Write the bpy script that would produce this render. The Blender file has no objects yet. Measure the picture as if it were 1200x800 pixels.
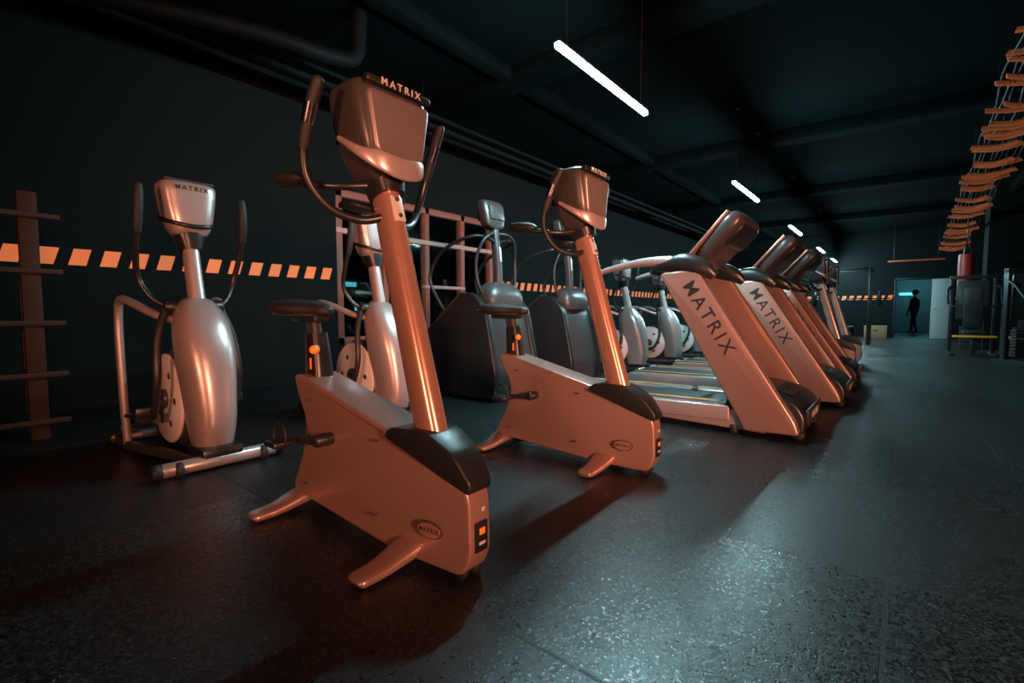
import bpy, bmesh, math, random
from mathutils import Vector, Matrix
random.seed(4)
D = bpy.data
SC = bpy.context.scene
COL = SC.collection

# ------------------------------------------------------------------ materials
def mat(name, color, rough=0.5, metal=0.0, coat=0.0, emit=None, es=0.0, var=0.08, nscale=30, bump=0.0, bscale=200, spec=0.5):
    m = D.materials.new(name); m.use_nodes = True
    nt = m.node_tree; N = nt.nodes; L = nt.links
    b = N['Principled BSDF']
    tc = N.new('ShaderNodeTexCoord')
    no = N.new('ShaderNodeTexNoise'); no.inputs['Scale'].default_value = nscale; no.inputs['Detail'].default_value = 4
    L.new(tc.outputs['Object'], no.inputs['Vector'])
    mx = N.new('ShaderNodeMix'); mx.data_type = 'RGBA'
    c1 = [max(0, c*(1-var)) for c in color]; c2 = [min(1, c*(1+var)) for c in color]
    mx.inputs[6].default_value = (*c1, 1); mx.inputs[7].default_value = (*c2, 1)
    L.new(no.outputs['Fac'], mx.inputs[0])
    L.new(mx.outputs[2], b.inputs['Base Color'])
    mr = N.new('ShaderNodeMapRange'); mr.inputs['To Min'].default_value = max(0.02, rough-0.04); mr.inputs['To Max'].default_value = min(1, rough+0.04)
    L.new(no.outputs['Fac'], mr.inputs['Value']); L.new(mr.outputs['Result'], b.inputs['Roughness'])
    b.inputs['Metallic'].default_value = metal
    b.inputs['Coat Weight'].default_value = coat
    b.inputs['Coat Roughness'].default_value = 0.15
    b.inputs['Specular IOR Level'].default_value = spec
    if emit:
        b.inputs['Emission Color'].default_value = (*emit, 1); b.inputs['Emission Strength'].default_value = es
    if bump > 0:
        n2 = N.new('ShaderNodeTexNoise'); n2.inputs['Scale'].default_value = bscale; n2.inputs['Detail'].default_value = 3
        L.new(tc.outputs['Object'], n2.inputs['Vector'])
        bp = N.new('ShaderNodeBump'); bp.inputs['Strength'].default_value = bump; bp.inputs['Distance'].default_value = 0.01
        L.new(n2.outputs['Fac'], bp.inputs['Height']); L.new(bp.outputs['Normal'], b.inputs['Normal'])
    return m

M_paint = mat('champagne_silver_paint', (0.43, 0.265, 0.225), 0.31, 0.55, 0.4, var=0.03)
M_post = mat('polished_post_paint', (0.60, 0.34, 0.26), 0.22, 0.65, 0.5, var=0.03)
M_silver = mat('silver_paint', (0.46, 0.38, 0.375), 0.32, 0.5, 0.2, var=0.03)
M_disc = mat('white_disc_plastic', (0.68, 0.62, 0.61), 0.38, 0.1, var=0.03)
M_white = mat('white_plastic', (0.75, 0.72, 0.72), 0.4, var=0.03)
M_black = mat('black_plastic', (0.012, 0.0135, 0.015), 0.34, var=0.2)
M_rubber = mat('black_rubber', (0.009, 0.010, 0.011), 0.6, var=0.2, bump=0.2, bscale=300)
M_dark = mat('dark_grey_plastic', (0.048, 0.044, 0.045), 0.33, 0.2, var=0.1)
M_grey = mat('console_grey', (0.19, 0.165, 0.165), 0.33, 0.4, var=0.06)
M_hood = mat('hood_grey', (0.075, 0.07, 0.072), 0.35, 0.3, var=0.06)
M_chrome = mat('chrome', (0.7, 0.7, 0.72), 0.15, 1.0)
M_text = mat('logo_print_dark', (0.02, 0.02, 0.022), 0.4)
M_textl = mat('logo_print_light', (0.50, 0.46, 0.44), 0.4)
M_orange = mat('orange_plastic', (0.9, 0.30, 0.04), 0.45)
M_stripe = mat('orange_wall_tape_glow', (0.80, 0.18, 0.05), 0.6, emit=(1, .22, .06), es=0.36)  # weak emission put into the tape so it looks lit on the dark wall
M_yellow = mat('yellow_strip', (0.70, 0.38, 0.08), 0.5)
M_screen = mat('black_screen_glass', (0.01, 0.012, 0.014), 0.08)
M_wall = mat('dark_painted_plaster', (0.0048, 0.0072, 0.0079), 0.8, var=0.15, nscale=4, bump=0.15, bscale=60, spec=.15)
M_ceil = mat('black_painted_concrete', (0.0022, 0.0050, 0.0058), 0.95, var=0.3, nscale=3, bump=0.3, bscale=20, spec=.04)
M_duct = mat('black_duct_metal', (0.004, 0.0055, 0.006), 0.6, 0.0, spec=.10)
M_lamp = mat('lamp_diffuser', (0.9, 1, 1), 0.5, emit=(0.52, 0.93, 1.0), es=520)
M_redframe = mat('red_brown_window_frame', (0.26, 0.075, 0.048), 0.5)
M_paleframe = mat('pale_frame', (0.48, 0.30, 0.26), 0.5)
M_wood = mat('dark_stained_wood', (0.06, 0.020, 0.012), 0.6, nscale=12, var=0.35, spec=.2)
M_box = mat('plywood', (0.42, 0.24, 0.12), 0.6, nscale=8, var=0.2)
M_red = mat('red_vinyl', (0.45, 0.025, 0.02), 0.4)
M_door = mat('pale_door_paint', (0.40, 0.43, 0.43), 0.5)
M_cloth = mat('dark_clothing', (0.02, 0.022, 0.028), 0.9)
M_skin = mat('skin', (0.45, 0.26, 0.19), 0.6)
M_hair = mat('dark_hair', (0.02, 0.015, 0.012), 0.7)
M_netcord = mat('pale_cord', (0.12, 0.11, 0.105), 0.7)
M_netstrap = mat('orange_strap_glow', (0.50, 0.12, 0.045), 0.6, emit=(1, .24, .08), es=0.09)  # faint emission put into straps and pipe so they look lit
M_steel = mat('dark_steel', (0.035, 0.038, 0.042), 0.36, 0.5)
M_cable = mat('lamp_cable', (0.03, 0.03, 0.03), 0.7, spec=.1)
M_glow = mat('teal_glow_surface', (0.2, 0.8, 0.9), 0.5, emit=(0.12, 0.7, 0.85), es=1.3)
M_corr = mat('corridor_paint', (0.12, 0.19, 0.20), 0.8)

def glass_mat():
    m = D.materials.new('window_glass'); m.use_nodes = True
    nt = m.node_tree; N = nt.nodes; L = nt.links
    N.remove(N['Principled BSDF'])
    tr = N.new('ShaderNodeBsdfTransparent'); tr.inputs[0].default_value = (.55, .7, .72, 1)
    gl = N.new('ShaderNodeBsdfGlossy'); gl.inputs['Roughness'].default_value = 0.03
    fr = N.new('ShaderNodeFresnel'); fr.inputs[0].default_value = 1.6
    mx = N.new('ShaderNodeMixShader')
    L.new(fr.outputs[0], mx.inputs[0]); L.new(tr.outputs[0], mx.inputs[1]); L.new(gl.outputs[0], mx.inputs[2])
    L.new(mx.outputs[0], N['Material Output'].inputs['Surface'])
    return m
M_glass = glass_mat()

def floor_mat():
    m = D.materials.new('speckled_rubber_flooring'); m.use_nodes = True
    nt = m.node_tree; N = nt.nodes; L = nt.links; b = N['Principled BSDF']
    tc = N.new('ShaderNodeTexCoord')
    n2 = N.new('ShaderNodeTexNoise'); n2.inputs['Scale'].default_value = 1.6; n2.inputs['Detail'].default_value = 7; n2.inputs['Roughness'].default_value = .7
    n3 = N.new('ShaderNodeTexNoise'); n3.inputs['Scale'].default_value = 150; n3.inputs['Detail'].default_value = 1
    vo = N.new('ShaderNodeTexVoronoi'); vo.inputs['Scale'].default_value = 135
    br = N.new('ShaderNodeTexBrick'); br.inputs['Scale'].default_value = 1.0
    br.inputs['Mortar Size'].default_value = 0.007; br.inputs['Mortar Smooth'].default_value = 0.2
    br.inputs['Brick Width'].default_value = 1.0; br.inputs['Row Height'].default_value = 1.0
    br.inputs['Color1'].default_value = (1, 1, 1, 1); br.inputs['Color2'].default_value = (.45, .45, .45, 1); br.inputs['Mortar'].default_value = (0.0, .0, .0, 1)
    for n in (n2, n3, vo, br): L.new(tc.outputs['Object'], n.inputs['Vector'])
    sv = N.new('ShaderNodeSeparateColor'); L.new(vo.outputs['Color'], sv.inputs[0])
    cr = N.new('ShaderNodeValToRGB')
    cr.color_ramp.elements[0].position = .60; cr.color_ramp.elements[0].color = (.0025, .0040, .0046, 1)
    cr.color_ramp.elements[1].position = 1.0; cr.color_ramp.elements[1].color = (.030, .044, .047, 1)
    L.new(sv.outputs[0], cr.inputs[0])
    mu = N.new('ShaderNodeMix'); mu.data_type = 'RGBA'; mu.blend_type = 'MULTIPLY'; mu.inputs[0].default_value = 1
    L.new(cr.outputs[0], mu.inputs[6]); L.new(br.outputs['Color'], mu.inputs[7])
    L.new(mu.outputs[2], b.inputs['Base Color'])
    g1 = N.new('ShaderNodeMapRange'); g1.inputs['To Min'].default_value = .24; g1.inputs['To Max'].default_value = .48; L.new(sv.outputs[1], g1.inputs['Value'])
    w1 = N.new('ShaderNodeMapRange'); w1.inputs['From Min'].default_value = .3; w1.inputs['From Max'].default_value = .7; w1.inputs['To Min'].default_value = -.03; w1.inputs['To Max'].default_value = .05; L.new(n2.outputs['Fac'], w1.inputs['Value'])
    sp = N.new('ShaderNodeSeparateColor'); L.new(br.outputs['Color'], sp.inputs[0])
    mt = N.new('ShaderNodeMath'); mt.operation = 'MULTIPLY_ADD'; mt.inputs[1].default_value = -.16; L.new(sp.outputs[0], mt.inputs[0])
    a1 = N.new('ShaderNodeMath'); a1.operation = 'ADD'; L.new(g1.outputs[0], a1.inputs[0]); L.new(w1.outputs[0], a1.inputs[1])
    a2 = N.new('ShaderNodeMath'); a2.operation = 'ADD'; a2.inputs[1].default_value = .13; L.new(a1.outputs[0], a2.inputs[0]); L.new(a2.outputs[0], mt.inputs[2])
    L.new(mt.outputs[0], b.inputs['Roughness'])
    b1 = N.new('ShaderNodeBump'); b1.inputs['Strength'].default_value = .5; b1.inputs['Distance'].default_value = .003
    ad = N.new('ShaderNodeMath'); ad.operation = 'ADD'
    L.new(n3.outputs['Fac'], ad.inputs[0]); L.new(sv.outputs[2], ad.inputs[1])
    L.new(ad.outputs[0], b1.inputs['Height'])
    b2 = N.new('ShaderNodeBump'); b2.inputs['Strength'].default_value = 1.0; b2.inputs['Distance'].default_value = .015; b2.invert = True
    L.new(br.outputs['Fac'], b2.inputs['Height']); L.new(b1.outputs[0], b2.inputs['Normal'])
    L.new(b2.outputs[0], b.inputs['Normal'])
    b.inputs['Specular IOR Level'].default_value = .65
    return m
M_floor = floor_mat()

# ------------------------------------------------------------------ helpers
def group(name, loc=(0, 0, 0), rz=0):
    e = D.objects.new(name, None); COL.objects.link(e)
    e.location = loc; e.rotation_euler = (0, 0, rz); e.empty_display_size = .2
    return e

def finish(bm, name, m, parent=None, sharp=38):
    bmesh.ops.recalc_face_normals(bm, faces=bm.faces[:])
    for f in bm.faces: f.smooth = True
    for e in bm.edges:
        if len(e.link_faces) == 2 and e.calc_face_angle(0) > math.radians(sharp): e.smooth = False
    me = D.meshes.new(name); bm.to_mesh(me); bm.free()
    me.materials.append(m)
    o = D.objects.new(name, me); COL.objects.link(o)
    if parent: o.parent = parent
    return o

def bevel_sharp(bm, w, seg=3, ang=40):
    bm.normal_update()
    es = [e for e in bm.edges if len(e.link_faces) == 2 and e.calc_face_angle(0) > math.radians(ang)]
    if es and w > 0:
        bmesh.ops.bevel(bm, geom=es, offset=w, segments=seg, profile=.5, affect='EDGES', clamp_overlap=True)

def box(name, c, s, m, parent=None, bev=.006, rot=None, seg=2):
    bm = bmesh.new(); bmesh.ops.create_cube(bm, size=1)
    bmesh.ops.scale(bm, vec=s, verts=bm.verts)
    bevel_sharp(bm, min(bev, min(s)*.45), seg)
    if rot is not None: bmesh.ops.rotate(bm, cent=(0, 0, 0), matrix=rot, verts=bm.verts)
    bmesh.ops.translate(bm, vec=c, verts=bm.verts)
    return finish(bm, name, m, parent)

def RY(a): return Matrix.Rotation(math.radians(a), 3, 'Y')
def RX(a): return Matrix.Rotation(math.radians(a), 3, 'X')
def RZ(a): return Matrix.Rotation(math.radians(a), 3, 'Z')

def round_poly(pts, r, seg=5):
    out = []; n = len(pts)
    for i in range(n):
        p = Vector(pts[i][:2]); a = Vector(pts[i-1][:2]); b = Vector(pts[(i+1) % n][:2])
        rr = pts[i][2] if len(pts[i]) > 2 else r
        da = (a-p); db = (b-p)
        d = min(rr, da.length*.45, db.length*.45)
        if d < 1e-4: out.append(p); continue
        p0 = p+da.normalized()*d; p1 = p+db.normalized()*d
        for k in range(seg+1):
            t = k/seg; out.append(p0*(1-t)**2+p*2*t*(1-t)+p1*t*t)
    return out

def prism(name, pts, y0, y1, m, parent=None, r=.03, bev=.01, taper=None, seg=3, plane='XZ'):
    q = round_poly(pts, r)
    bm = bmesh.new()
    if plane == 'XZ': vs = [bm.verts.new((p.x, y0, p.y)) for p in q]; ex = (0, y1-y0, 0)
    elif plane == 'YZ': vs = [bm.verts.new((y0, p.x, p.y)) for p in q]; ex = (y1-y0, 0, 0)
    else: vs = [bm.verts.new((p.x, p.y, y0)) for p in q]; ex = (0, 0, y1-y0)
    f = bm.faces.new(vs)
    g = bmesh.ops.extrude_face_region(bm, geom=[f])
    bmesh.ops.translate(bm, vec=ex, verts=[v for v in g['geom'] if isinstance(v, bmesh.types.BMVert)])
    bevel_sharp(bm, bev, seg, 55)
    if taper:
        for v in bm.verts: taper(v)
    return finish(bm, name, m, parent)

def catmull(P, res):
    n = len(P); out = []
    for i in range(n-1):
        p0 = P[max(i-1, 0)]; p1 = P[i]; p2 = P[i+1]; p3 = P[min(i+2, n-1)]
        for k in range(res):
            t = k/res
            out.append([.5*((2*b)+(-a+c)*t+(2*a-5*b+4*c-d)*t*t+(-a+3*b-3*c+d)*t**3) for a, b, c, d in zip(p0, p1, p2, p3)])
    out.append(list(P[-1])); return out

def sweep(name, pts, rad, m, parent=None, seg=18, res=6, side=None, n=2.0, smooth=True, closed=False, flat=False):
    P = []
    for i, p in enumerate(pts):
        r = rad if isinstance(rad, (int, float)) else rad[i]
        if isinstance(r, (int, float)): r = (r, r)
        P.append([*p, r[0], r[1]])
    if closed: P = [P[-1]]+P+[P[0], P[1]]
    Q = catmull(P, res) if smooth and len(P) > 1 else P
    if closed: Q = Q[res:-(res+1)]
    C = [Vector(q[:3]) for q in Q]; K = len(C)
    bm = bmesh.new(); rings = []; S = None
    for i in range(K):
        if flat: T = Vector((0, 0, 1))
        elif closed: T = (C[(i+1) % K]-C[i-1]).normalized()
        else: T = (C[min(i+1, K-1)]-C[max(i-1, 0)]).normalized()
        if side is not None: s = Vector(side)
        elif S is None: s = Vector((0, 1, 0)) if abs(T.y) < .9 else Vector((1, 0, 0))
        else: s = S
        s = (s-T*s.dot(T)).normalized(); S = s; Nn = T.cross(s)
        a, b = abs(Q[i][3]), abs(Q[i][4]); ring = []
        for k in range(seg):
            t = 2*math.pi*k/seg; ct, st = math.cos(t), math.sin(t)
            x = math.copysign(abs(ct)**(2/n), ct)*a; y = math.copysign(abs(st)**(2/n), st)*b
            ring.append(bm.verts.new(C[i]+s*x+Nn*y))
        rings.append(ring)
    R = range(K) if closed else range(K-1)
    for i in R:
        A = rings[i]; B = rings[(i+1) % K]
        for k in range(seg): bm.faces.new((A[k], A[(k+1) % seg], B[(k+1) % seg], B[k]))
    if not closed:
        bm.faces.new(rings[0]); bm.faces.new(rings[-1])
    return finish(bm, name, m, parent, 50)

def rod(name, a, b, r, m, parent=None, seg=20, bev=None):
    a = Vector(a); b = Vector(b); d = (b-a); L = d.length; d.normalize()
    e = bev if bev is not None else min(r*.25, L*.2)
    return sweep(name, [a, a+d*e, b-d*e, b], [r-e, r, r, r-e], m, parent, seg=seg, smooth=False)

def torus(name, c, R, r, m, parent, ax='Y', sx=1.0):
    pts = []
    for k in range(16):
        t = 2*math.pi*k/16; u, v = math.cos(t)*R*sx, math.sin(t)*R
        pts.append({'Y': (c[0]+u, c[1], c[2]+v), 'X': (c[0], c[1]+u, c[2]+v), 'Z': (c[0]+u, c[1]+v, c[2])}[ax])
    return sweep(name, pts, r, m, parent, seg=8, res=2, closed=True)

def text(name, s, size, m, parent, origin, right, up, ext=.0015, sp=1.1, xs=1.0):
    cu = D.curves.new(name, 'FONT'); cu.body = s; cu.size = size; cu.extrude = ext; cu.align_x = 'CENTER'; cu.align_y = 'CENTER'; cu.space_character = sp
    cu.offset = size*.008
    o = D.objects.new(name+'_tmp', cu); COL.objects.link(o)
    bpy.context.view_layer.update()
    me = D.meshes.new_from_object(o.evaluated_get(bpy.context.evaluated_depsgraph_get()))
    D.objects.remove(o)
    r = Vector(right).normalized(); u = Vector(up).normalized(); nn = r.cross(u)
    Mx = Matrix(((r.x*xs, u.x, nn.x, origin[0]), (r.y*xs, u.y, nn.y, origin[1]), (r.z*xs, u.z, nn.z, origin[2]), (0, 0, 0, 1)))
    me.transform(Mx); me.materials.clear(); me.materials.append(m); me.name = name
    ob = D.objects.new(name, me); COL.objects.link(ob); ob.parent = parent
    return ob

def dup(e, loc, rz=0):
    n = D.objects.new(e.name.split('.')[0], None); COL.objects.link(n); n.location = loc; n.rotation_euler = (0, 0, rz); n.empty_display_size = .2
    for c in list(e.children):
        k = D.objects.new(c.name.split('.')[0], c.data); COL.objects.link(k); k.parent = n
    return n

# ------------------------------------------------------------------ exercise bike (front = +x, nose at x~0)
def make_bike(loc):
    g = group('exercise_bike', loc)
    def tp(v):
        if v.co.x > -.36: v.co.y *= 1-.50*min(1, (v.co.x+.36)/.34)
        if v.co.x < -.8: v.co.y *= 1-.15*min(1, (-.8-v.co.x)/.3)
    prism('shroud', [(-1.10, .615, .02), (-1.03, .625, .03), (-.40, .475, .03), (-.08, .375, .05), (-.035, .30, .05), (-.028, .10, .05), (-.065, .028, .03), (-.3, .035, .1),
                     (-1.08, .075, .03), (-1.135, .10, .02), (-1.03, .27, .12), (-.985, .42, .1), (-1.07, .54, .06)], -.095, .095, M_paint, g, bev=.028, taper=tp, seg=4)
    for x, z in ((-.95, .52), (-.5, .13), (-.48, .42), (-1.0, .14)):
        for s in (-1, 1):
            rod('shroud_bolt', (x, s*.08, z), (x, s*.0965, z), .005, M_dark, g, seg=8)
    def tpc(v):
        v.co.y *= 1-.48*max(0, min(1, (v.co.x+.36)/.34))
    prism('post_collar', [(-.42, .45), (-.38, .49), (-.21, .49), (-.09, .43), (-.025, .345), (-.03, .305), (-.15, .35), (-.30, .41)], -.100, .100, M_black, g, r=.03, bev=.022, taper=tpc)
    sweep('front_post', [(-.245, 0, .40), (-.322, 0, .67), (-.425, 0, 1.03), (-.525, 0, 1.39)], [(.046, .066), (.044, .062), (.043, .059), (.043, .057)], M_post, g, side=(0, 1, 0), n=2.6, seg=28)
    box('post_plate', (-.44, 0, 1.28), (.012, .05, .10), M_textl, g, rot=RY(-18), bev=.004)
    for dz in (-.03, .03): rod('plate_screw', (-.44+.004-dz*.33, 0, 1.285+dz), (-.44+.012-dz*.33, 0, 1.285+dz), .008, M_black, g, seg=10)
    sweep('console_neck', [(-.50, 0, 1.33), (-.52, 0, 1.39), (-.535, 0, 1.45)], [(.055, .066), (.07, .078), (.09, .09)], M_black, g, side=(0, 1, 0), n=3, seg=28)
    prof = [(-.530, 1.375, .055, .055), (-.532, 1.39, .085, .072), (-.528, 1.43, .110, .094), (-.530, 1.49, .133, .110), (-.538, 1.57, .150, .118), (-.546, 1.665, .161, .118), (-.550, 1.705, .155, .112), (-.551, 1.720, .13, .095)]
    sweep('console_shell', [(p[0], 0, p[1]) for p in prof], [(p[2], p[3]) for p in prof], M_dark, g, side=(0, 1, 0), n=4.5, seg=48, res=4, flat=True)
    prism('console_back_panel', [(-.104, 1.455), (.104, 1.455), (.140, 1.672), (-.140, 1.672)], -.45, -.412, M_grey, g, r=.03, bev=.014, plane='YZ')
    sweep('console_trim', [(-.59, -.137, 1.53), (-.48, -.134, 1.465), (-.415, -.085, 1.430), (-.402, 0, 1.415), (-.415, .085, 1.430), (-.48, .134, 1.465), (-.59, .137, 1.53)],
          [(.010, .014), (.018, .012), (.034, .010), (.040, .010), (.034, .010), (.018, .012), (.010, .014)], M_silver, g, side=(0, 0, 1), n=2.5)
    box('console_top_lip', (-.427, 0, 1.700), (.035, .285, .028), M_black, g, bev=.01)
    text('console_logo', 'MATRIX', .036, M_textl, g, (-.408, 0, 1.700), (0, 1, 0), (0, 0, 1), sp=1.5)
    box('console_screen', (-.667, 0, 1.60), (.012, .22, .15), M_screen, g, rot=RY(-6))
    for s in (-1, 1):
        sweep('handlebar', [(-.49, s*.03, 1.25), (-.53, s*.10, 1.235), (-.585, s*.185, 1.27), (-.615, s*.25, 1.36), (-.60, s*.272, 1.46), (-.55, s*.272, 1.56)], .0155, M_black, g, side=None, res=8)
        sweep('hand_grip', [(-.598, s*.272, 1.465), (-.578, s*.273, 1.51), (-.535, s*.272, 1.60), (-.50, s*.268, 1.66), (-.495, s*.266, 1.672)], [.020, .022, .022, .020, .010], M_rubber, g, res=5)
        sweep('pulse_plate', [(-.565, s*.274, 1.54), (-.535, s*.274, 1.60)], [(.0235, .0235), (.0235, .0235)], M_chrome, g)
        sweep('rear_handle', [(-.54, s*.05, 1.37), (-.60, s*.14, 1.36), (-.70, s*.21, 1.37), (-.80, s*.225, 1.385)], .014, M_black, g)
        sweep('forearm_pad', [(-.70, s*.215, 1.385), (-.73, s*.22, 1.392), (-.80, s*.226, 1.40), (-.86, s*.225, 1.405), (-.875, s*.223, 1.40)], [(.02, .012), (.036, .026), (.042, .030), (.036, .026), (.012, .01)], M_rubber, g, side=(0, 1, 0))
    sweep('bottle_shelf', [(-.60, -.12, 1.30), (-.60, 0, 1.29), (-.60, .12, 1.30)], [(.04, .012)]*3, M_black, g, side=(1, 0, 0), n=4)
    sweep('seat_column', [(-1.02, 0, .56), (-1.03, 0, .70), (-1.045, 0, .80)], [(.05, .06), (.045, .052), (.04, .045)], M_black, g, side=(0, 1, 0), n=4)
    sweep('seat_tube', [(-1.045, 0, .76), (-1.075, 0, .88)], [(.022, .035)]*2, M_dark, g, side=(0, 1, 0), n=4)
    box('seat_bracket', (-1.10, 0, .868), (.22, .07, .03), M_black, g)
    sweep('saddle', [(-1.285, 0, .92), (-1.265, 0, .92), (-1.19, 0, .918), (-1.10, 0, .912), (-1.01, 0, .908), (-.95, 0, .904), (-.925, 0, .90)],
          [(.07, .012), (.115, .032), (.128, .040), (.105, .036), (.058, .030), (.036, .024), (.012, .010)], M_rubber, g, side=(0, 1, 0), n=2.6, seg=28)
    sweep('saddle_pan', [(-1.26, 0, .893), (-1.1, 0, .887), (-.98, 0, .885)], [(.10, .012), (.09, .012), (.04, .01)], M_dark, g, side=(0, 1, 0), n=3)
    rod('adjust_knob', (-.975, -.04, .735), (-.945, -.07, .735), .019, M_orange, g)
    box('level_decal', (-1.0, -.054, .67), (.014, .003, .05), M_orange, g, bev=.001)
    for s in (-1, 1):
        a = (-.80, s*.145, .375); e = (-.80+s*.165, s*.145, .375+.02*s)
        rod('crank_hub', (-.80, s*.07, .375), (-.80, s*.155, .375), .026, M_steel, g)
        sweep('crank_arm', [a, ((a[0]+e[0])/2, a[1], (a[2]+e[2])/2), e], [(.010, .018), (.009, .014), (.009, .014)], M_steel, g, side=(0, 1, 0), n=4)
        rod('pedal_axle', e, (e[0], s*.25, e[2]), .009, M_steel, g)
        box('pedal', (e[0], s*.215, e[2]), (.10, .095, .026), M_black, g, bev=.01)
        torus('pedal_strap', (e[0], s*.215, e[2]+.03), .055, .006, M_rubber, g, ax='Y', sx=.95)
    for x, nm in ((-.325, 'front_foot'), (-1.10, 'rear_foot')):
        sweep(nm, [(x, -.285, .018), (x, -.27, .022), (x, -.18, .028), (x, -.08, .052), (x, 0, .065), (x, .08, .052), (x, .18, .028), (x, .27, .022), (x, .285, .018)],
              [(.028, .008), (.044, .017), (.050, .020), (.062, .026), (.066, .03), (.062, .026), (.050, .020), (.044, .017), (.028, .008)], M_paint, g, side=(1, 0, 0), n=3.2, seg=24)
    for s in (-1, 1):
        rod('transport_wheel', (-.095, s*.015, .030), (-.095, s*.040, .030), .030, M_rubber, g)
    box('nose_badge_frame', (-.026, 0, .160), (.008, .058, .10), M_black, g, bev=.003)
    box('nose_badge', (-.021, 0, .180), (.004, .026, .022), M_orange, g, bev=.001)
    box('nose_sticker', (-.021, 0, .14), (.004, .030, .010), M_textl, g, bev=.001)
    box('nose_label', (-.027, .01, .25), (.006, .014, .014), M_textl, g, bev=.001)
    for s in (-1, 1):
        yb = lambda x: .095*(1-.50*(x+.36)/.34)
        dx = Vector((1, -s*.095*.5/.34, 0)).normalized(); nn = Vector((abs(dx.y), s*abs(dx.x), 0)).normalized()
        c = Vector((-.20, s*(yb(-.20)+.0005), .155))
        sweep('badge_oval', [c-nn*.002, c+nn*.0015], [(.056, .030), (.056, .030)], M_dark, g, side=dx, smooth=False, seg=32)
        sweep('badge_plate', [c, c+nn*.003], [(.051, .026), (.051, .026)], M_post, g, side=dx, smooth=False, seg=32)
        text('badge_text', 'MATRIX', .022, M_text, g, c+nn*.0032, dx*(-s), (0, 0, 1), ext=.0008, sp=1.15)
    return g

B = make_bike((-1.02, 1.13, 0))
dup(B, (-.97, 2.50, 0))
dup(B, (-.46, 8.8, 0))
dup(B, (-.46, 10.3, 0))

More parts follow.
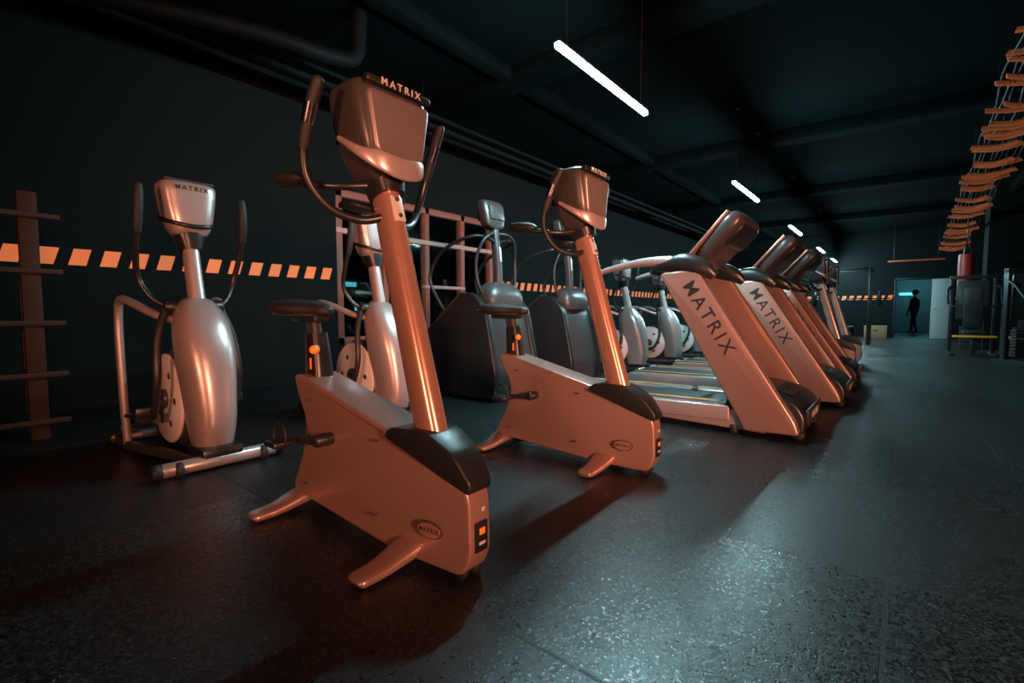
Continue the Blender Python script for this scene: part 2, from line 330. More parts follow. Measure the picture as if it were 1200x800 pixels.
# ------------------------------------------------------------------ treadmill
def make_treadmill(loc):
    g = group('treadmill', loc)
    prism('motor_hood', [(.02, .05), (.035, .16, .05), (-.03, .27, .08), (-.20, .335, .08), (-.46, .345, .04), (-.50, .20), (-.50, .05)], -.385, .385, M_black, g, r=.03, bev=.03)
    prism('hood_front_panel', [(-.30, .10), (.30, .10), (.33, .22), (-.33, .22)], .022, .040, M_dark, g, r=.03, bev=.006, plane='YZ')
    text('hood_logo', 'MATRIX', .07, M_textl, g, (.042, 0, .16), (0, 1, 0), (0, 0, 1), sp=1.3)
    for k in range(5): box('hood_vent', (-.13-.0*k, -.2+.1*k, .318), (.12, .03, .01), M_rubber, g, rot=RY(15), bev=.003)
    for s in (-1, 1):
        y = s*.43
        prism('upright', [(.01, .06, .03), (-.02, .15, .03), (-.70, 1.22, .05), (-.99, 1.20, .05), (-.36, .10, .04), (-.34, .05, .02)], y-.045, y+.045, M_paint, g, bev=.02)
        prism('base_rail', [(-.20, .03), (-.20, .17), (-.75, .20, .1), (-1.0, .17), (-1.0, .05)], s*.36-.05, s*.36+.05, M_silver, g, bev=.012)
        prism('side_rail', [(-.45, .09), (-.45, .205), (-2.12, .175), (-2.17, .10), (-2.1, .06)], s*.37-.055, s*.37+.055, M_silver, g, bev=.012)
        box('yellow_safety_strip', (-1.30, s*.325, .2075), (1.55, .022, .006), M_yellow, g, bev=.002, rot=RY(-1))
        sweep('arm', [(-.72, s*.42, 1.235), (-.9, s*.42, 1.285), (-1.15, s*.41, 1.30), (-1.42, s*.40, 1.265), (-1.55, s*.40, 1.235), (-1.58, s*.40, 1.225)],
              [(.05, .05), (.058, .05), (.045, .034), (.036, .025), (.030, .02), (.015, .008)], M_silver, g, side=(0, 1, 0), n=2.6)
        sweep('shoulder', [(-.58, s*.42, 1.16), (-.66, s*.42, 1.22), (-.80, s*.42, 1.27), (-.97, s*.42, 1.26), (-1.06, s*.42, 1.23)], [(.03, .03), (.062, .065), (.068, .078), (.055, .045), (.03, .02)], M_black, g, side=(0, 1, 0), n=2.6)
        rod('front_wheel', (-.02, s*.30, .045), (-.02, s*.36, .045), .045, M_rubber, g)
        rod('rear_level_foot', (-2.05, s*.36, 0), (-2.05, s*.36, .07), .03, M_rubber, g)
        rod('front_level_foot', (-.42, s*.40, 0), (-.42, s*.40, .07), .03, M_rubber, g)
        text('upright_logo', 'MATRIX', .14, M_text, g, (-.605, y+s*.0455, .86), (.53, 0, -.85) if s < 0 else (-.53, 0, .85), (.85, 0, .53), ext=.001, sp=1.3)
    box('running_deck', (-1.30, 0, .13), (1.66, .62, .06), M_black, g)
    box('running_belt', (-1.30, 0, .172), (1.68, .56, .012), M_rubber, g, bev=.005)
    rod('rear_roller', (-2.12, -.30, .135), (-2.12, .30, .135), .042, M_rubber, g)
    sweep('console_base', [(-.82, -.42, 1.27), (-.84, -.25, 1.29), (-.86, 0, 1.30), (-.84, .25, 1.29), (-.82, .42, 1.27)], [(.10, .05), (.13, .055), (.14, .06), (.13, .055), (.10, .05)], M_black, g, side=(1, 0, 0), n=3)
    A = 42
    R = RY(A)
    def P(u, v, w):
        d = Vector((math.sin(math.radians(A)), 0, math.cos(math.radians(A)))); nn = Vector((math.cos(math.radians(A)), 0, -math.sin(math.radians(A))))
        q = Vector((-.78, 0, 1.28))+d*u+nn*w; return (q.x, v, q.z)
    secs = [(-.02, .12, .04), (.02, .22, .06), (.10, .28, .070), (.22, .30, .070), (.32, .31, .082), (.40, .31, .088), (.455, .295, .075), (.485, .27, .035)]
    sweep('console_head', [P(a, 0, 0) for a, b, c in secs], [(b, c) for a, b, c in secs], M_dark, g, side=(0, 1, 0), n=3.4, seg=44, res=4)
    secs2 = [(.24, .20, .01), (.27, .235, .02), (.35, .25, .022), (.42, .24, .018), (.44, .21, .01)]
    sweep('console_back_cap', [P(a, 0, .072) for a, b, c in secs2], [(b, c) for a, b, c in secs2], M_black, g, side=(0, 1, 0), n=4, seg=36)
    box('console_screen', P(.26, 0, -.086), (.012, .50, .25), M_screen, g, rot=R, bev=.004)
    box('console_bezel', P(.24, 0, -.074), (.022, .60, .42), M_paint, g, rot=R, bev=.008)
    rod('grip_bar', (-1.12, -.30, 1.23), (-1.12, .30, 1.23), .02, M_rubber, g)
    for s in (-1, 1): rod('grip_stem', (-.95, s*.28, 1.27), (-1.12, s*.28, 1.23), .018, M_black, g)
    return g
T = make_treadmill((-.50, 4.15, 0))
dup(T, (-.39, 5.75, 0))
dup(T, (-.38, 7.2, 0))

# ------------------------------------------------------------------ elliptical
def make_elliptical(loc):
    g = group('elliptical_trainer', loc)
    rod('front_foot_bar', (0, -.30, .05), (0, .30, .05), .038, M_silver, g)
    for s in (-1, 1):
        rod('foot_end_cap', (0, s*.295, .048), (0, s*.345, .048), .042, M_rubber, g)
        rod('foot_wheel', (.01, s*.20, .04), (.01, s*.24, .04), .045, M_rubber, g)
    secs = [(-.10, .06, .07, .08), (-.09, .10, .095, .12), (-.085, .25, .115, .16), (-.11, .45, .130, .175), (-.145, .65, .145, .175), (-.185, .80, .142, .155), (-.225, .90, .118, .125), (-.25, .965, .078, .085), (-.26, .985, .04, .05)]
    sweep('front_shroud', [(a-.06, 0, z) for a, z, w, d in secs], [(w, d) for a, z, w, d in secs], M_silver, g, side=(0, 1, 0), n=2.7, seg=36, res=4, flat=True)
    box('shroud_base', (-.10, 0, .09), (.26, .22, .07), M_black, g, bev=.02)
    rod('flywheel_housing', (-.52, -.10, .36), (-.52, .10, .36), .30, M_dark, g, seg=48, bev=.03)
    for s in (-1, 1):
        rod('flywheel_disc', (-.52, s*.095, .36), (-.52, s*.125, .36), .28, M_disc, g, seg=48, bev=.012)
        rod('flywheel_hub', (-.52, s*.12, .36), (-.52, s*.15, .36), .06, M_dark, g, seg=24)
        for k in range(6):
            t = k*math.pi/3
            rod('disc_slot', (-.52+.17*math.cos(t), s*.12, .36+.17*math.sin(t)), (-.52+.17*math.cos(t), s*.1275, .36+.17*math.sin(t)), .022, M_dark, g, seg=12)
    sweep('mast', [(-.29, 0, .90), (-.34, 0, 1.12), (-.40, 0, 1.40)], [(.045, .055), (.042, .05), (.04, .048)], M_silver, g, side=(0, 1, 0), n=2.6)
    sweep('mast_collar', [(-.375, 0, 1.27), (-.39, 0, 1.34), (-.40, 0, 1.40)], [(.052, .06), (.075, .075), (.09, .08)], M_black, g, side=(0, 1, 0), n=3)
    prof = [(-.40, 1.35, .05, .05), (-.40, 1.375, .095, .08), (-.405, 1.45, .122, .10), (-.415, 1.57, .142, .106), (-.42, 1.655, .148, .105), (-.422, 1.68, .125, .08)]
    sweep('console_shell', [(p[0], 0, p[1]) for p in prof], [(p[2], p[3]) for p in prof], M_silver, g, side=(0, 1, 0), n=4, seg=44, res=4, flat=True)
    sweep('console_trim', [(-.45, -.138, 1.46), (-.32, -.10, 1.425), (-.29, 0, 1.41), (-.32, .10, 1.425), (-.45, .138, 1.46)], [(.013, .01)]*5, M_black, g, side=(0, 0, 1))
    box('console_top', (-.422, 0, 1.684), (.17, .265, .012), M_dark, g, bev=.005)
    text('console_logo', 'MATRIX', .038, M_text, g, (-.309, 0, 1.635), (0, 1, 0), (0, 0, 1), sp=1.4)
    box('console_screen', (-.53, 0, 1.57), (.01, .2, .14), M_screen, g)
    for s in (-1, 1):
        sweep('swing_arm', [(-.36, s*.13, .93), (-.40, s*.20, .98), (-.43, s*.255, 1.10), (-.37, s*.275, 1.25), (-.31, s*.275, 1.38)], .0165, M_black, g, res=8)
        sweep('swing_grip', [(-.32, s*.275, 1.35), (-.30, s*.275, 1.42), (-.285, s*.272, 1.52), (-.29, s*.268, 1.60), (-.292, s*.267, 1.612)], [.021, .024, .024, .021, .01], M_rubber, g)
        rod('pivot_boss', (-.36, s*.05, .93), (-.36, s*.16, .93), .042, M_black, g)
        sweep('lower_link', [(-.36, s*.14, .93), (-.33, s*.20, .75), (-.30, s*.22, .50), (-.38, s*.22, .30), (-.45, s*.21, .27)], [.022, .022, .022, .02, .018], M_steel, g)
        sweep('side_frame', [(-.86, s*.25, .04), (-.86, s*.26, .30), (-.87, s*.265, .70), (-.86, s*.265, .90), (-.80, s*.265, .975), (-.65, s*.25, .96), (-.45, s*.17, .88), (-.33, s*.08, .84)], .024, M_silver, g, res=7)
        box('foot_platform', (-.66+s*.1, s*.20, .29+s*.05), (.38, .14, .03), M_black, g, bev=.012, rot=RY(8*s))
        box('platform_lip', (-.48+s*.1, s*.20, .31+s*.03), (.03, .14, .06), M_black, g, bev=.01)
        sweep('pedal_rail', [(-.42, s*.20, .26), (-.70, s*.20, .22), (-1.05, s*.20, .16)], [(.02, .028)]*3, M_steel, g, side=(0, 1, 0), n=4)
        rod('crank', (-.52, s*.14, .36), (-.60, s*.16, .24), .025, M_steel, g)
        sweep('base_rail', [(0, s*.10, .045), (-.4, s*.16, .04), (-.86, s*.25, .035), (-1.15, s*.25, .035)], [(.022, .03)]*4, M_dark, g, side=(0, 1, 0), n=4)
        sweep('roller_ramp', [(-.86, s*.20, .09), (-1.15, s*.20, .09)], [(.03, .012)]*2, M_silver, g, side=(0, 1, 0), n=4)
        rod('roller', (-1.05, s*.17, .13), (-1.05, s*.23, .13), .035, M_rubber, g)
    box('rear_cross_bar', (-1.12, 0, .04), (.08, .60, .06), M_dark, g, bev=.02)
    sweep('front_spine', [(0, 0, .05), (-.5, 0, .06), (-1.1, 0, .05)], [(.03, .03)]*3, M_dark, g, side=(0, 1, 0), n=4)
    return g
E = make_elliptical((-3.02, 1.06, 0))
dup(E, (-3.08, 2.42, 0))
dup(E, (-2.9, 6.75, 0))
dup(E, (-2.9, 8.2, 0))
dup(E, (-2.9, 9.7, 0))

# ------------------------------------------------------------------ stair climber
def make_climber(loc):
    g = group('stair_climber', loc)
    for s in (-1, 1):
        prism('side_panel', [(.0, .03), (.02, .30), (-.12, .95, .1), (-.30, 1.10, .1), (-.45, 1.08, .08), (-1.28, .42, .06), (-1.40, .30), (-1.42, .03)], s*.33-.04, s*.33+.04, M_black, g, r=.05, bev=.015)
        sweep('panel_edge', [(-.44, s*.33, 1.10), (-.86, s*.33, .775), (-1.28, s*.33, .44)], [(.046, .012)]*3, M_dark, g, side=(0, 1, 0), n=3)
    prism('front_cover', [(-.02, .05), (.0, .30), (-.14, .93, .1), (-.30, 1.06, .08), (-.36, 1.03), (-.30, .05)], -.30, .30, M_dark, g, bev=.02)
    for k in range(5):
        x = -.50-.19*k; z = .86-.17*k
        box('step_tread', (x, 0, z), (.21, .57, .03), M_rubber, g, bev=.006)
        box('step_riser', (x-.095, 0, z-.085), (.02, .57, .15), M_dark, g, bev=.004)
    box('base_frame', (-.72, 0, .04), (1.40, .60, .06), M_black, g)
    secs = [(-.18, .93, .24, .10), (-.20, 1.0, .27, .13), (-.22, 1.08, .265, .14), (-.24, 1.15, .23, .12), (-.25, 1.20, .14, .07)]
    sweep('hood', [(a, 0, z) for a, z, w, d in secs], [(w, d) for a, z, w, d in secs], M_hood, g, side=(0, 1, 0), n=3.2, seg=36, flat=True)
    sweep('mast', [(-.25, 0, 1.12), (-.27, 0, 1.45), (-.32, 0, 1.80)], [(.04, .045)]*3, M_hood, g, side=(0, 1, 0), n=3)
    box('mast_plate', (-.225, 0, 1.5), (.01, .03, .16), M_textl, g, rot=RY(-6), bev=.003)
    secs = [(-.32, 1.76, .06, .05), (-.33, 1.80, .13, .07), (-.35, 1.92, .155, .075), (-.37, 2.03, .16, .07), (-.375, 2.06, .13, .05)]
    sweep('console_head', [(a, 0, z) for a, z, w, d in secs], [(w, d) for a, z, w, d in secs], M_dark, g, side=(0, 1, 0), n=4, seg=40, flat=True)
    box('console_back_panel', (-.272, 0, 1.93), (.02, .22, .14), M_hood, g, rot=RY(-8), bev=.008)
    box('console_screen', (-.435, 0, 1.93), (.012, .24, .16), M_screen, g, rot=RY(-8))
    for s in (-1, 1):
        sweep('hand_rail', [(-.28, s*.02, 1.62), (-.28, s*.16, 1.66), (-.32, s*.31, 1.66), (-.55, s*.37, 1.60), (-.78, s*.37, 1.48), (-.92, s*.36, 1.25), (-.78, s*.34, .98), (-.70, s*.33, .90)], .018, M_steel, g, res=8)
        sweep('upper_handle', [(-.30, s*.02, 1.72), (-.22, s*.14, 1.70), (-.24, s*.26, 1.60), (-.28, s*.31, 1.42), (-.27, s*.30, 1.20), (-.24, s*.24, 1.06)], .017, M_steel, g, res=8)
    for x in (-.1, -1.3):
        for y in (-.25, .25): rod('level_foot', (x, y, 0), (x, y, .05), .03, M_rubber, g)
    return g
S = make_climber((-3.05, 3.85, 0))
dup(S, (-3.05, 5.25, 0))

# ------------------------------------------------------------------ room shell
X0, X1, Y0, Y1, H = -5.9, 6.5, -5.0, 21.5, 3.75
def slab(name, c, s, m): return box(name, c, s, m, bev=0)
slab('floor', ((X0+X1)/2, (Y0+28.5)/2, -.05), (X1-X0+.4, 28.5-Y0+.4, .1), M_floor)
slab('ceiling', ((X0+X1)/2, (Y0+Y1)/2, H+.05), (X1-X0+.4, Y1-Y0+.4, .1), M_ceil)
WY0, WY1, WZ0, WZ1 = 3.55, 6.75, .45, 2.55
wl = bmesh.new()
def addbox(bm, c, s):
    r = bmesh.ops.create_cube(bm, size=1); bmesh.ops.scale(bm, vec=s, verts=r['verts']); bmesh.ops.translate(bm, vec=c, verts=r['verts'])
addbox(wl, (X0-.1, (Y0+WY0)/2, H/2), (.2, WY0-Y0, H)); addbox(wl, (X0-.1, (WY1+Y1)/2, H/2), (.2, Y1-WY1, H))
addbox(wl, (X0-.1, (WY0+WY1)/2, WZ0/2), (.2, WY1-WY0, WZ0)); addbox(wl, (X0-.1, (WY0+WY1)/2, (WZ1+H)/2), (.2, WY1-WY0, H-WZ1))
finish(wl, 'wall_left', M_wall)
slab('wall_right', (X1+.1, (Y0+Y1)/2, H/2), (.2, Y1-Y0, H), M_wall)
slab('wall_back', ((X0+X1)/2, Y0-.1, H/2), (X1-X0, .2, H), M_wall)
DX0, DX1, DZ = -.12, .80, 2.0
wf = bmesh.new()
addbox(wf, ((X0+DX0)/2, Y1+.1, H/2), (DX0-X0, .2, H)); addbox(wf, ((X1+DX1)/2, Y1+.1, H/2), (X1-DX1, .2, H)); addbox(wf, ((DX0+DX1)/2, Y1+.1, (DZ+H)/2), (DX1-DX0, .2, H-DZ))
finish(wf, 'wall_front', M_wall)
cb = bmesh.new()
addbox(cb, (-.45, 25, 1.3), (.1, 6.8, 2.6)); addbox(cb, (1.65, 25, 1.3), (.1, 6.8, 2.6)); addbox(cb, (.6, 28.4, 1.3), (2.1, .1, 2.6)); addbox(cb, (.6, 25, 2.65), (2.2, 6.8, .1))
finish(cb, 'wall_corridor', M_corr)
gl = group('corridor_ceiling_light', (.55, 27, 2.56)); box('diffuser', (0, 0, 0), (.12, 1.6, .05), mat('corridor_lamp_diffuser', (.5, .9, .95), emit=(.3, .85, .95), es=22), gl)
gl = group('corridor_wall_light', (.2, 28.3, 1.7)); box('diffuser', (0, 0, 0), (.5, .05, .12), M_glow, gl)
def window():
    g = group('window_1', (X0, 0, 0))
    def fr(y, z, sy, sz, m=M_redframe, x=-.06): box('frame_bar', (x, y, z), (.10, sy, sz), m, g, bev=.008)
    w = WY1-WY0; cy = (WY0+WY1)/2
    fr(cy, WZ1-.05, w, .10); fr(cy, WZ0+.05, w, .10); fr(WY0+.05, (WZ0+WZ1)/2, .10, WZ1-WZ0); fr(WY1-.05, (WZ0+WZ1)/2, .10, WZ1-WZ0)
    for y in (4.35, 5.15, 5.95): fr(y, (WZ0+WZ1)/2, .09, WZ1-WZ0, M_redframe)
    fr(cy, 2.0, w, .07, M_paleframe, -.055)
    fr(5.55, 1.3, .9, .05, M_paleframe, -.055)
    box('glass', (-.08, cy, (WZ0+WZ1)/2), (.012, w-.1, WZ1-WZ0-.1), M_glass, g, bev=0)
    return g
window()
slab('exterior_ground', (-10.2, 6, -.05), (8, 16, .1), M_rubber)
bg = group('exterior_building', (-13.5, 7, 0))
box('facade', (0, 0, 2), (.3, 14, 4), M_wall, bg, bev=0)
for y, z, w in ((-2.1, 1.05, .7), (-.1, 1.3, .5), (2.2, 1.0, 1.2), (1.2, 1.75, .9), (4, 1.6, .6)):
    box('teal_glint_panel', (.18, y, z), (.06, w, .14), M_glow, bg)  # added glowing panels, standing in for teal reflections in the window

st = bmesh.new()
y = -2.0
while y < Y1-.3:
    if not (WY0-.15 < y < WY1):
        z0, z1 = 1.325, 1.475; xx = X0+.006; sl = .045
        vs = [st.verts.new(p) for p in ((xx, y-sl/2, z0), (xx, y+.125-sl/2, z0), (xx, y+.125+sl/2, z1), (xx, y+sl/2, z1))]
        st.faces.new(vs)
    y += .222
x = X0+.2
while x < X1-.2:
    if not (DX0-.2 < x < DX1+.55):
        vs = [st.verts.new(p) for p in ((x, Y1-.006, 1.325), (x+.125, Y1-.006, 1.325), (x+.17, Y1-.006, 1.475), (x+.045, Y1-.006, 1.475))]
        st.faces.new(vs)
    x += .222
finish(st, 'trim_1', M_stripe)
slab('baseboard_left', (X0+.012, (Y0+Y1)/2, .05), (.02, Y1-Y0, .1), M_wall)

g = group('door_1', (DX1, Y1-.03, 0))
box('leaf', (.24, 0, 1.0), (.46, .045, 2.0), M_door, g); box('frame_left', (-DX1+DX0-.03, 0, 1.02), (.06, .08, 2.04), M_steel, g); box('frame_top', ((DX0-DX1)/2, 0, 2.03), (.98, .08, .06), M_steel, g)
rod('handle', (.06, -.06, 1.0), (.16, -.06, 1.0), .012, M_chrome, g); rod('handle_stem', (.06, -.06, 1.0), (.06, -.01, 1.0), .012, M_chrome, g)

slab('column_1', (1.95, 16.2, H/2), (.8, .8, H), M_wall)

cg = group('ceiling_beams', (0, 0, 0))
for yy in (0.5, 4.6, 8.8, 13, 17.2): box('beam', (.3, yy, H-.09), (12.3, .3, .18), M_ceil, cg, bev=.01)
for xx in (-3.7, 1.9): box('joist', (xx, 8.2, H-.07), (.16, 26, .14), M_ceil, cg, bev=.01)
pg = group('ceiling_pipes', (0, 0, 0))
sweep('pipe', [(-5.2, .2, 3.2), (-4.6, 1.0, 3.2), (-4.2, 1.9, 3.2), (-4.1, 2.4, 3.2), (-4.1, 2.7, 3.3), (-4.1, 2.75, 3.6), (-4.1, 2.75, 3.74)], .07, M_duct, pg)
sweep('pipe', [(-4.9, -4, 3.35), (-4.9, 8, 3.35), (-4.9, 21.3, 3.35)], .05, M_duct, pg)
sweep('pipe', [(-4.65, -4, 3.35), (-4.65, 8, 3.35), (-4.65, 21.3, 3.35)], .03, M_duct, pg)
for yy in (0, 4, 8, 12, 16, 20):
    for xx in (-4.9, -4.65): rod('hanger', (xx, yy, 3.36), (xx, yy, H), .008, M_duct, pg, seg=8)

def lamp(y, x=-1.87, L=1.46):
    g = group('linear_pendant_light', (x, y, 2.70))
    box('diffuser', (0, 0, 0), (.046, L, .032), M_lamp, g, bev=.01)
    box('housing', (0, 0, .024), (.052, L+.01, .018), M_steel, g, bev=.004)
    for s in (-1, 1):
        rod('cable', (0, s*(L/2-.12), .03), (0, s*(L/2-.12), 1.04), .003, M_cable, g, seg=8)
        box('cable_mount', (0, s*(L/2-.12), 1.035), (.05, .05, .03), M_steel, g)
for y in (3.52, 7.95, 12.35, 16.75, 20.4): lamp(y)

ng = group('ceiling_cargo_net', (0, 0, 0))
def nz(y): return 3.28-.05*math.cos((y-3)*2*math.pi/2.6)-.0028*max(0, y-6)**2
ys = [2.6+.65*k for k in range(27)]
for j in range(9):
    xx = .68+.06*j
    sweep('cord', [(xx+random.uniform(-.02, .02)+.014*(y-3), y, nz(y)+random.uniform(-.04, .02)) for y in ys], .007, M_netcord, ng, seg=6, res=2)
for i, y in enumerate(ys):
    dx = .014*(y-3)
    for q in (0, .15):
        a_, b_ = random.uniform(-.05, .10), random.uniform(-.12, .05)
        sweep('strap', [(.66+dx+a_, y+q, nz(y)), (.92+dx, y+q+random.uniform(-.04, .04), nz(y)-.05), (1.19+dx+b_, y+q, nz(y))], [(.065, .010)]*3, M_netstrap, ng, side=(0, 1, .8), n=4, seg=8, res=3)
for y in ys[::4]:
    for xx in (.70, 1.15): rod('hanger', (xx+.014*(y-3), y, nz(y)), (xx+.014*(y-3), y, H), .006, M_steel, ng, seg=6)

g = group('wooden_storage_rack', (-4.68, -.28, 0))
for yy in (.77, -.77):
    box('post', (0, yy, .86), (.06, .10, 1.72), M_wood, g, bev=.006)
    box('rear_post', (-.35, yy, .60), (.05, .06, 1.20), M_wood, g)
for z in (.13, .46, .82, 1.18, 1.56):
    box('rail', (.045, 0, z), (.03, 1.86, .035), M_wood, g, bev=.005)
for z in (.13, .46, .82, 1.15):
    for yy in (.77, -.77): box('cross_arm', (-.17, yy, z), (.34, .05, .04), M_wood, g)

def power_rack(loc):
    g = group('power_rack', loc)
    for x in (-.5, .5):
        for y in (-.5, .5): box('upright', (x, y, 1.05), (.07, .07, 2.1), M_steel, g)
        for z in (.04, 2.06): box('side_beam', (x, 0, z), (.06, 1.0, .06), M_steel, g)
    for y in (-.5, .5): box('cross_beam', (0, y, 2.06), (1.0, .06, .06), M_steel, g)
    rod('barbell', (-.95, -.56, 1.25), (.95, -.56, 1.25), .015, M_chrome, g)
    for s in (-1, 1): rod('plate', (s*.70, -.56, 1.25), (s*.76, -.56, 1.25), .2, M_rubber, g, seg=28)
    box('bench_pad', (0, -.1, .45), (.28, 1.1, .07), M_rubber, g, bev=.02); box('bench_leg', (0, .3, .21), (.3, .06, .42), M_steel, g); box('bench_leg', (0, -.5, .21), (.3, .06, .42), M_steel, g)
    return g
R_ = power_rack((-1.15, 16.6, 0)); dup(R_, (-2.9, 16.6, 0))

def cable_machine(loc):
    g = group('weight_stack_machine', loc)
    for x in (-.33, .33):
        box('upright', (x, 0, .82), (.06, .09, 1.64), M_steel, g); box('foot', (x, -.25, .03), (.07, .9, .06), M_steel, g)
    box('top_beam', (0, 0, 1.62), (.74, .10, .07), M_steel, g)
    box('shroud', (0, .06, 1.15), (.5, .14, .80), M_dark, g, bev=.02)
    box('placard', (0, -.02, 1.22), (.26, .012, .34), M_hood, g)
    for k in range(9): box('weight_plate', (0, .05, .12+k*.055), (.34, .13, .045), M_rubber, g)
    box('seat_pad', (0, -.45, .48), (.34, .38, .07), M_rubber, g, bev=.02); box('seat_stem', (0, -.45, .23), (.08, .08, .46), M_steel, g)
    box('back_pad', (0, -.24, .82), (.30, .08, .5), M_rubber, g, bev=.02)
    box('orange_frame_bar', (0, -.62, .40), (.66, .05, .045), M_orange, g)
    for s in (-1, 1):
        sweep('press_arm', [(s*.33, 0, 1.45), (s*.40, -.25, 1.35), (s*.40, -.55, 1.05), (s*.22, -.62, 1.0)], .022, M_steel, g)
    return g
C_ = cable_machine((1.18, 13.9, 0)); dup(C_, (1.98, 13.9, 0)); dup(C_, (1.75, 12.2, 0), .5); dup(C_, (2.75, 13.2, 0))
g = group('punching_bag', (1.12, 14.9, 0))
sweep('bag', [(0, 0, 1.56), (0, 0, 1.58), (0, 0, 1.9), (0, 0, 2.18), (0, 0, 2.20)], [.09, .13, .135, .13, .09], M_red, g, smooth=False, seg=28)
for k in range(3):
    t = k*2.094; rod('chain', (.10*math.cos(t), .10*math.sin(t), 2.19), (0, 0, 2.5), .008, M_steel, g, seg=8)
rod('chain_top', (0, 0, 2.48), (0, 0, H), .010, M_steel, g, seg=8)
g = group('plyo_box', (-.62, 20.6, 0)); box('panel_body', (0, 0, .2), (.62, .45, .40), M_box, g); box('lid', (0, 0, .41), (.64, .47, .02), M_box, g)
box('handle_slot', (0, -.226, .26), (.14, .006, .04), M_black, g)
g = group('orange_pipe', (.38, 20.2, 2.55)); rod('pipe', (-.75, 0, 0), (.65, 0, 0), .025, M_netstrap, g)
for s in (-.6, .5): rod('hanger', (s, 0, 0), (s, 0, H-2.55), .008, M_steel, g, seg=8)

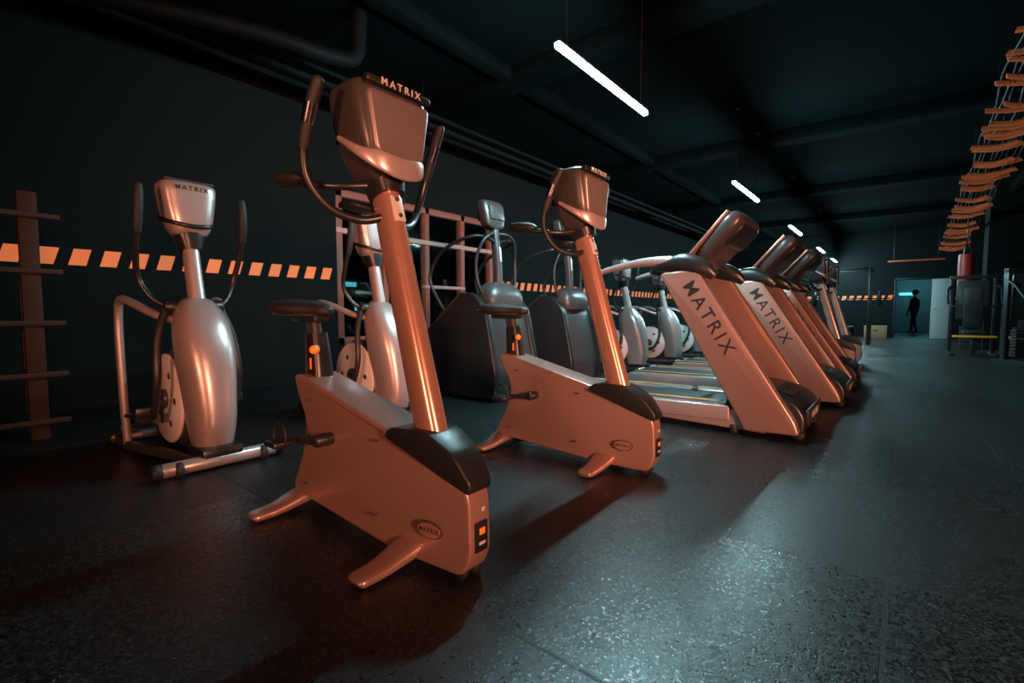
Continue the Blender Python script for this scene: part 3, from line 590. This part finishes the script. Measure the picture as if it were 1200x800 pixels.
# ------------------------------------------------------------------ person in the corridor
def person(loc, rz):
    g = group('person', loc, rz)
    V = {}; names = []
    def a(n, co, r): V[n] = len(names); names.append((co, r))
    a('pelvis', (0, 0, .93), (.155, .115)); a('waist', (0, .0, 1.08), (.135, .10)); a('chest', (0, .01, 1.28), (.17, .115)); a('neckb', (0, 0, 1.44), (.07, .065)); a('neck', (0, .01, 1.52), (.052, .055))
    for s, n in ((-1, 'L'), (1, 'R')):
        a('sh'+n, (s*.185, 0, 1.40), (.062, .06)); a('el'+n, (s*.235, -.02*s, 1.12), (.045, .045)); a('wr'+n, (s*.245, .08, .87), (.03, .028))
        st_ = .16*s
        a('hip'+n, (s*.09, 0, .88), (.095, .095)); a('kn'+n, (s*.10, st_*.6+.03, .49), (.062, .065)); a('an'+n, (s*.10, st_, .09), (.042, .045)); a('toe'+n, (s*.11, st_+.17, .035), (.04, .032))
    E_ = [('pelvis', 'waist'), ('waist', 'chest'), ('chest', 'neckb'), ('neckb', 'neck')]
    for n in 'LR': E_ += [('chest', 'sh'+n), ('sh'+n, 'el'+n), ('el'+n, 'wr'+n), ('pelvis', 'hip'+n), ('hip'+n, 'kn'+n), ('kn'+n, 'an'+n), ('an'+n, 'toe'+n)]
    me = D.meshes.new('body'); me.from_pydata([c for c, r in names], [(V[p], V[q]) for p, q in E_], [])
    o = D.objects.new('body', me); COL.objects.link(o); o.parent = g; me.materials.append(M_cloth)
    o.modifiers.new('skin', 'SKIN')
    for i, (c, r) in enumerate(names): me.skin_vertices[0].data[i].radius = r
    me.skin_vertices[0].data[0].use_root = True
    o.modifiers.new('sub', 'SUBSURF').levels = 2; o.modifiers['sub'].render_levels = 2; o.modifiers['skin'].use_smooth_shade = True
    hs = [(0, 1.55, .04, .045), (.005, 1.58, .062, .075), (.01, 1.64, .073, .09), (.005, 1.70, .076, .096), (0, 1.75, .068, .085), (0, 1.78, .035, .045)]
    sweep('head', [(0, p[0], p[1]) for p in hs], [(p[2], p[3]) for p in hs], M_skin, g, side=(1, 0, 0), flat=True)
    hh = [(-.02, 1.64, .072, .085), (-.018, 1.70, .082, .098), (-.008, 1.76, .074, .092), (-.005, 1.80, .03, .04)]
    sweep('hair', [(0, p[0], p[1]) for p in hh], [(p[2], p[3]) for p in hh], M_hair, g, side=(1, 0, 0), flat=True)
    sweep('nose', [(0, .095, 1.68), (0, .112, 1.65), (0, .098, 1.635)], [.008, .013, .010], M_skin, g)
    rod('mouth', (-.022, .094, 1.608), (.022, .094, 1.608), .005, M_red, g, seg=8)
    for s in (-1, 1):
        rod('eye', (s*.028, .085, 1.675), (s*.028, .099, 1.675), .010, M_white, g, seg=10)
        sweep('ear', [(s*.074, 0, 1.63), (s*.082, -.005, 1.66), (s*.078, -.005, 1.685)], [(.006, .012), (.008, .018), (.005, .012)], M_skin, g, side=(1, 0, 0))
        w = Vector((s*.245, .08, .87))
        sweep('palm', [w, w+Vector((0, .015, -.05)), w+Vector((0, .02, -.095))], [(.014, .024), (.015, .038), (.012, .036)], M_skin, g, side=(1, 0, 0))
        for k in range(4):
            b = w+Vector((0, -.012+.02*k, -.09)); Lf = (.055, .07, .075, .065)[k]
            sweep('finger', [b, b+Vector((-s*.004, .004, -Lf*.5)), b+Vector((-s*.018, .004, -Lf))], [.009, .008, .006], M_skin, g, seg=8, res=3)
        b = w+Vector((-s*.004, .035, -.035)); sweep('thumb', [b, b+Vector((-s*.008, .025, -.03)), b+Vector((-s*.012, .028, -.055))], [.011, .010, .007], M_skin, g, seg=8, res=3)
    return g
person((.46, 25.4, 0), math.radians(60))

# ------------------------------------------------------------------ lights
def area(name, loc, target, size, power, color, spread=180):
    l = D.lights.new(name, 'AREA'); l.energy = power; l.color = color; l.size = size; l.spread = math.radians(spread)
    o = D.objects.new(name, l); COL.objects.link(o); o.location = loc
    o.rotation_euler = (Vector(target)-Vector(loc)).to_track_quat('-Z', 'Y').to_euler()
    return o
area('warm_side_light', (3.4, -.6, 1.35), (-1.2, 3.0, 1.4), .7, 105, (1, .38, .22), 70)  # unseen light added to warm the machine faces
area('warm_rear_light', (.2, -3.6, 1.3), (-3.0, 2.0, 1.5), .6, 17, (1, .36, .20), 50)  # second unseen warm light added behind the camera, without a fixture

w = D.worlds.new('dim_interior'); SC.world = w; w.use_nodes = True
w.node_tree.nodes['Background'].inputs[0].default_value = (.02, .05, .06, 1); w.node_tree.nodes['Background'].inputs[1].default_value = .25

# ------------------------------------------------------------------ camera
cam = D.cameras.new('camera'); cam.lens = 16.8; cam.sensor_width = 36; cam.clip_end = 200; cam.clip_start = .05
co = D.objects.new('camera', cam); COL.objects.link(co); co.location = (0, 0, .9)
co.rotation_euler = (math.radians(90-3.57), 0, math.radians(39))
SC.camera = co
SC.view_settings.view_transform = 'Standard'
SC.view_settings.look = 'None'
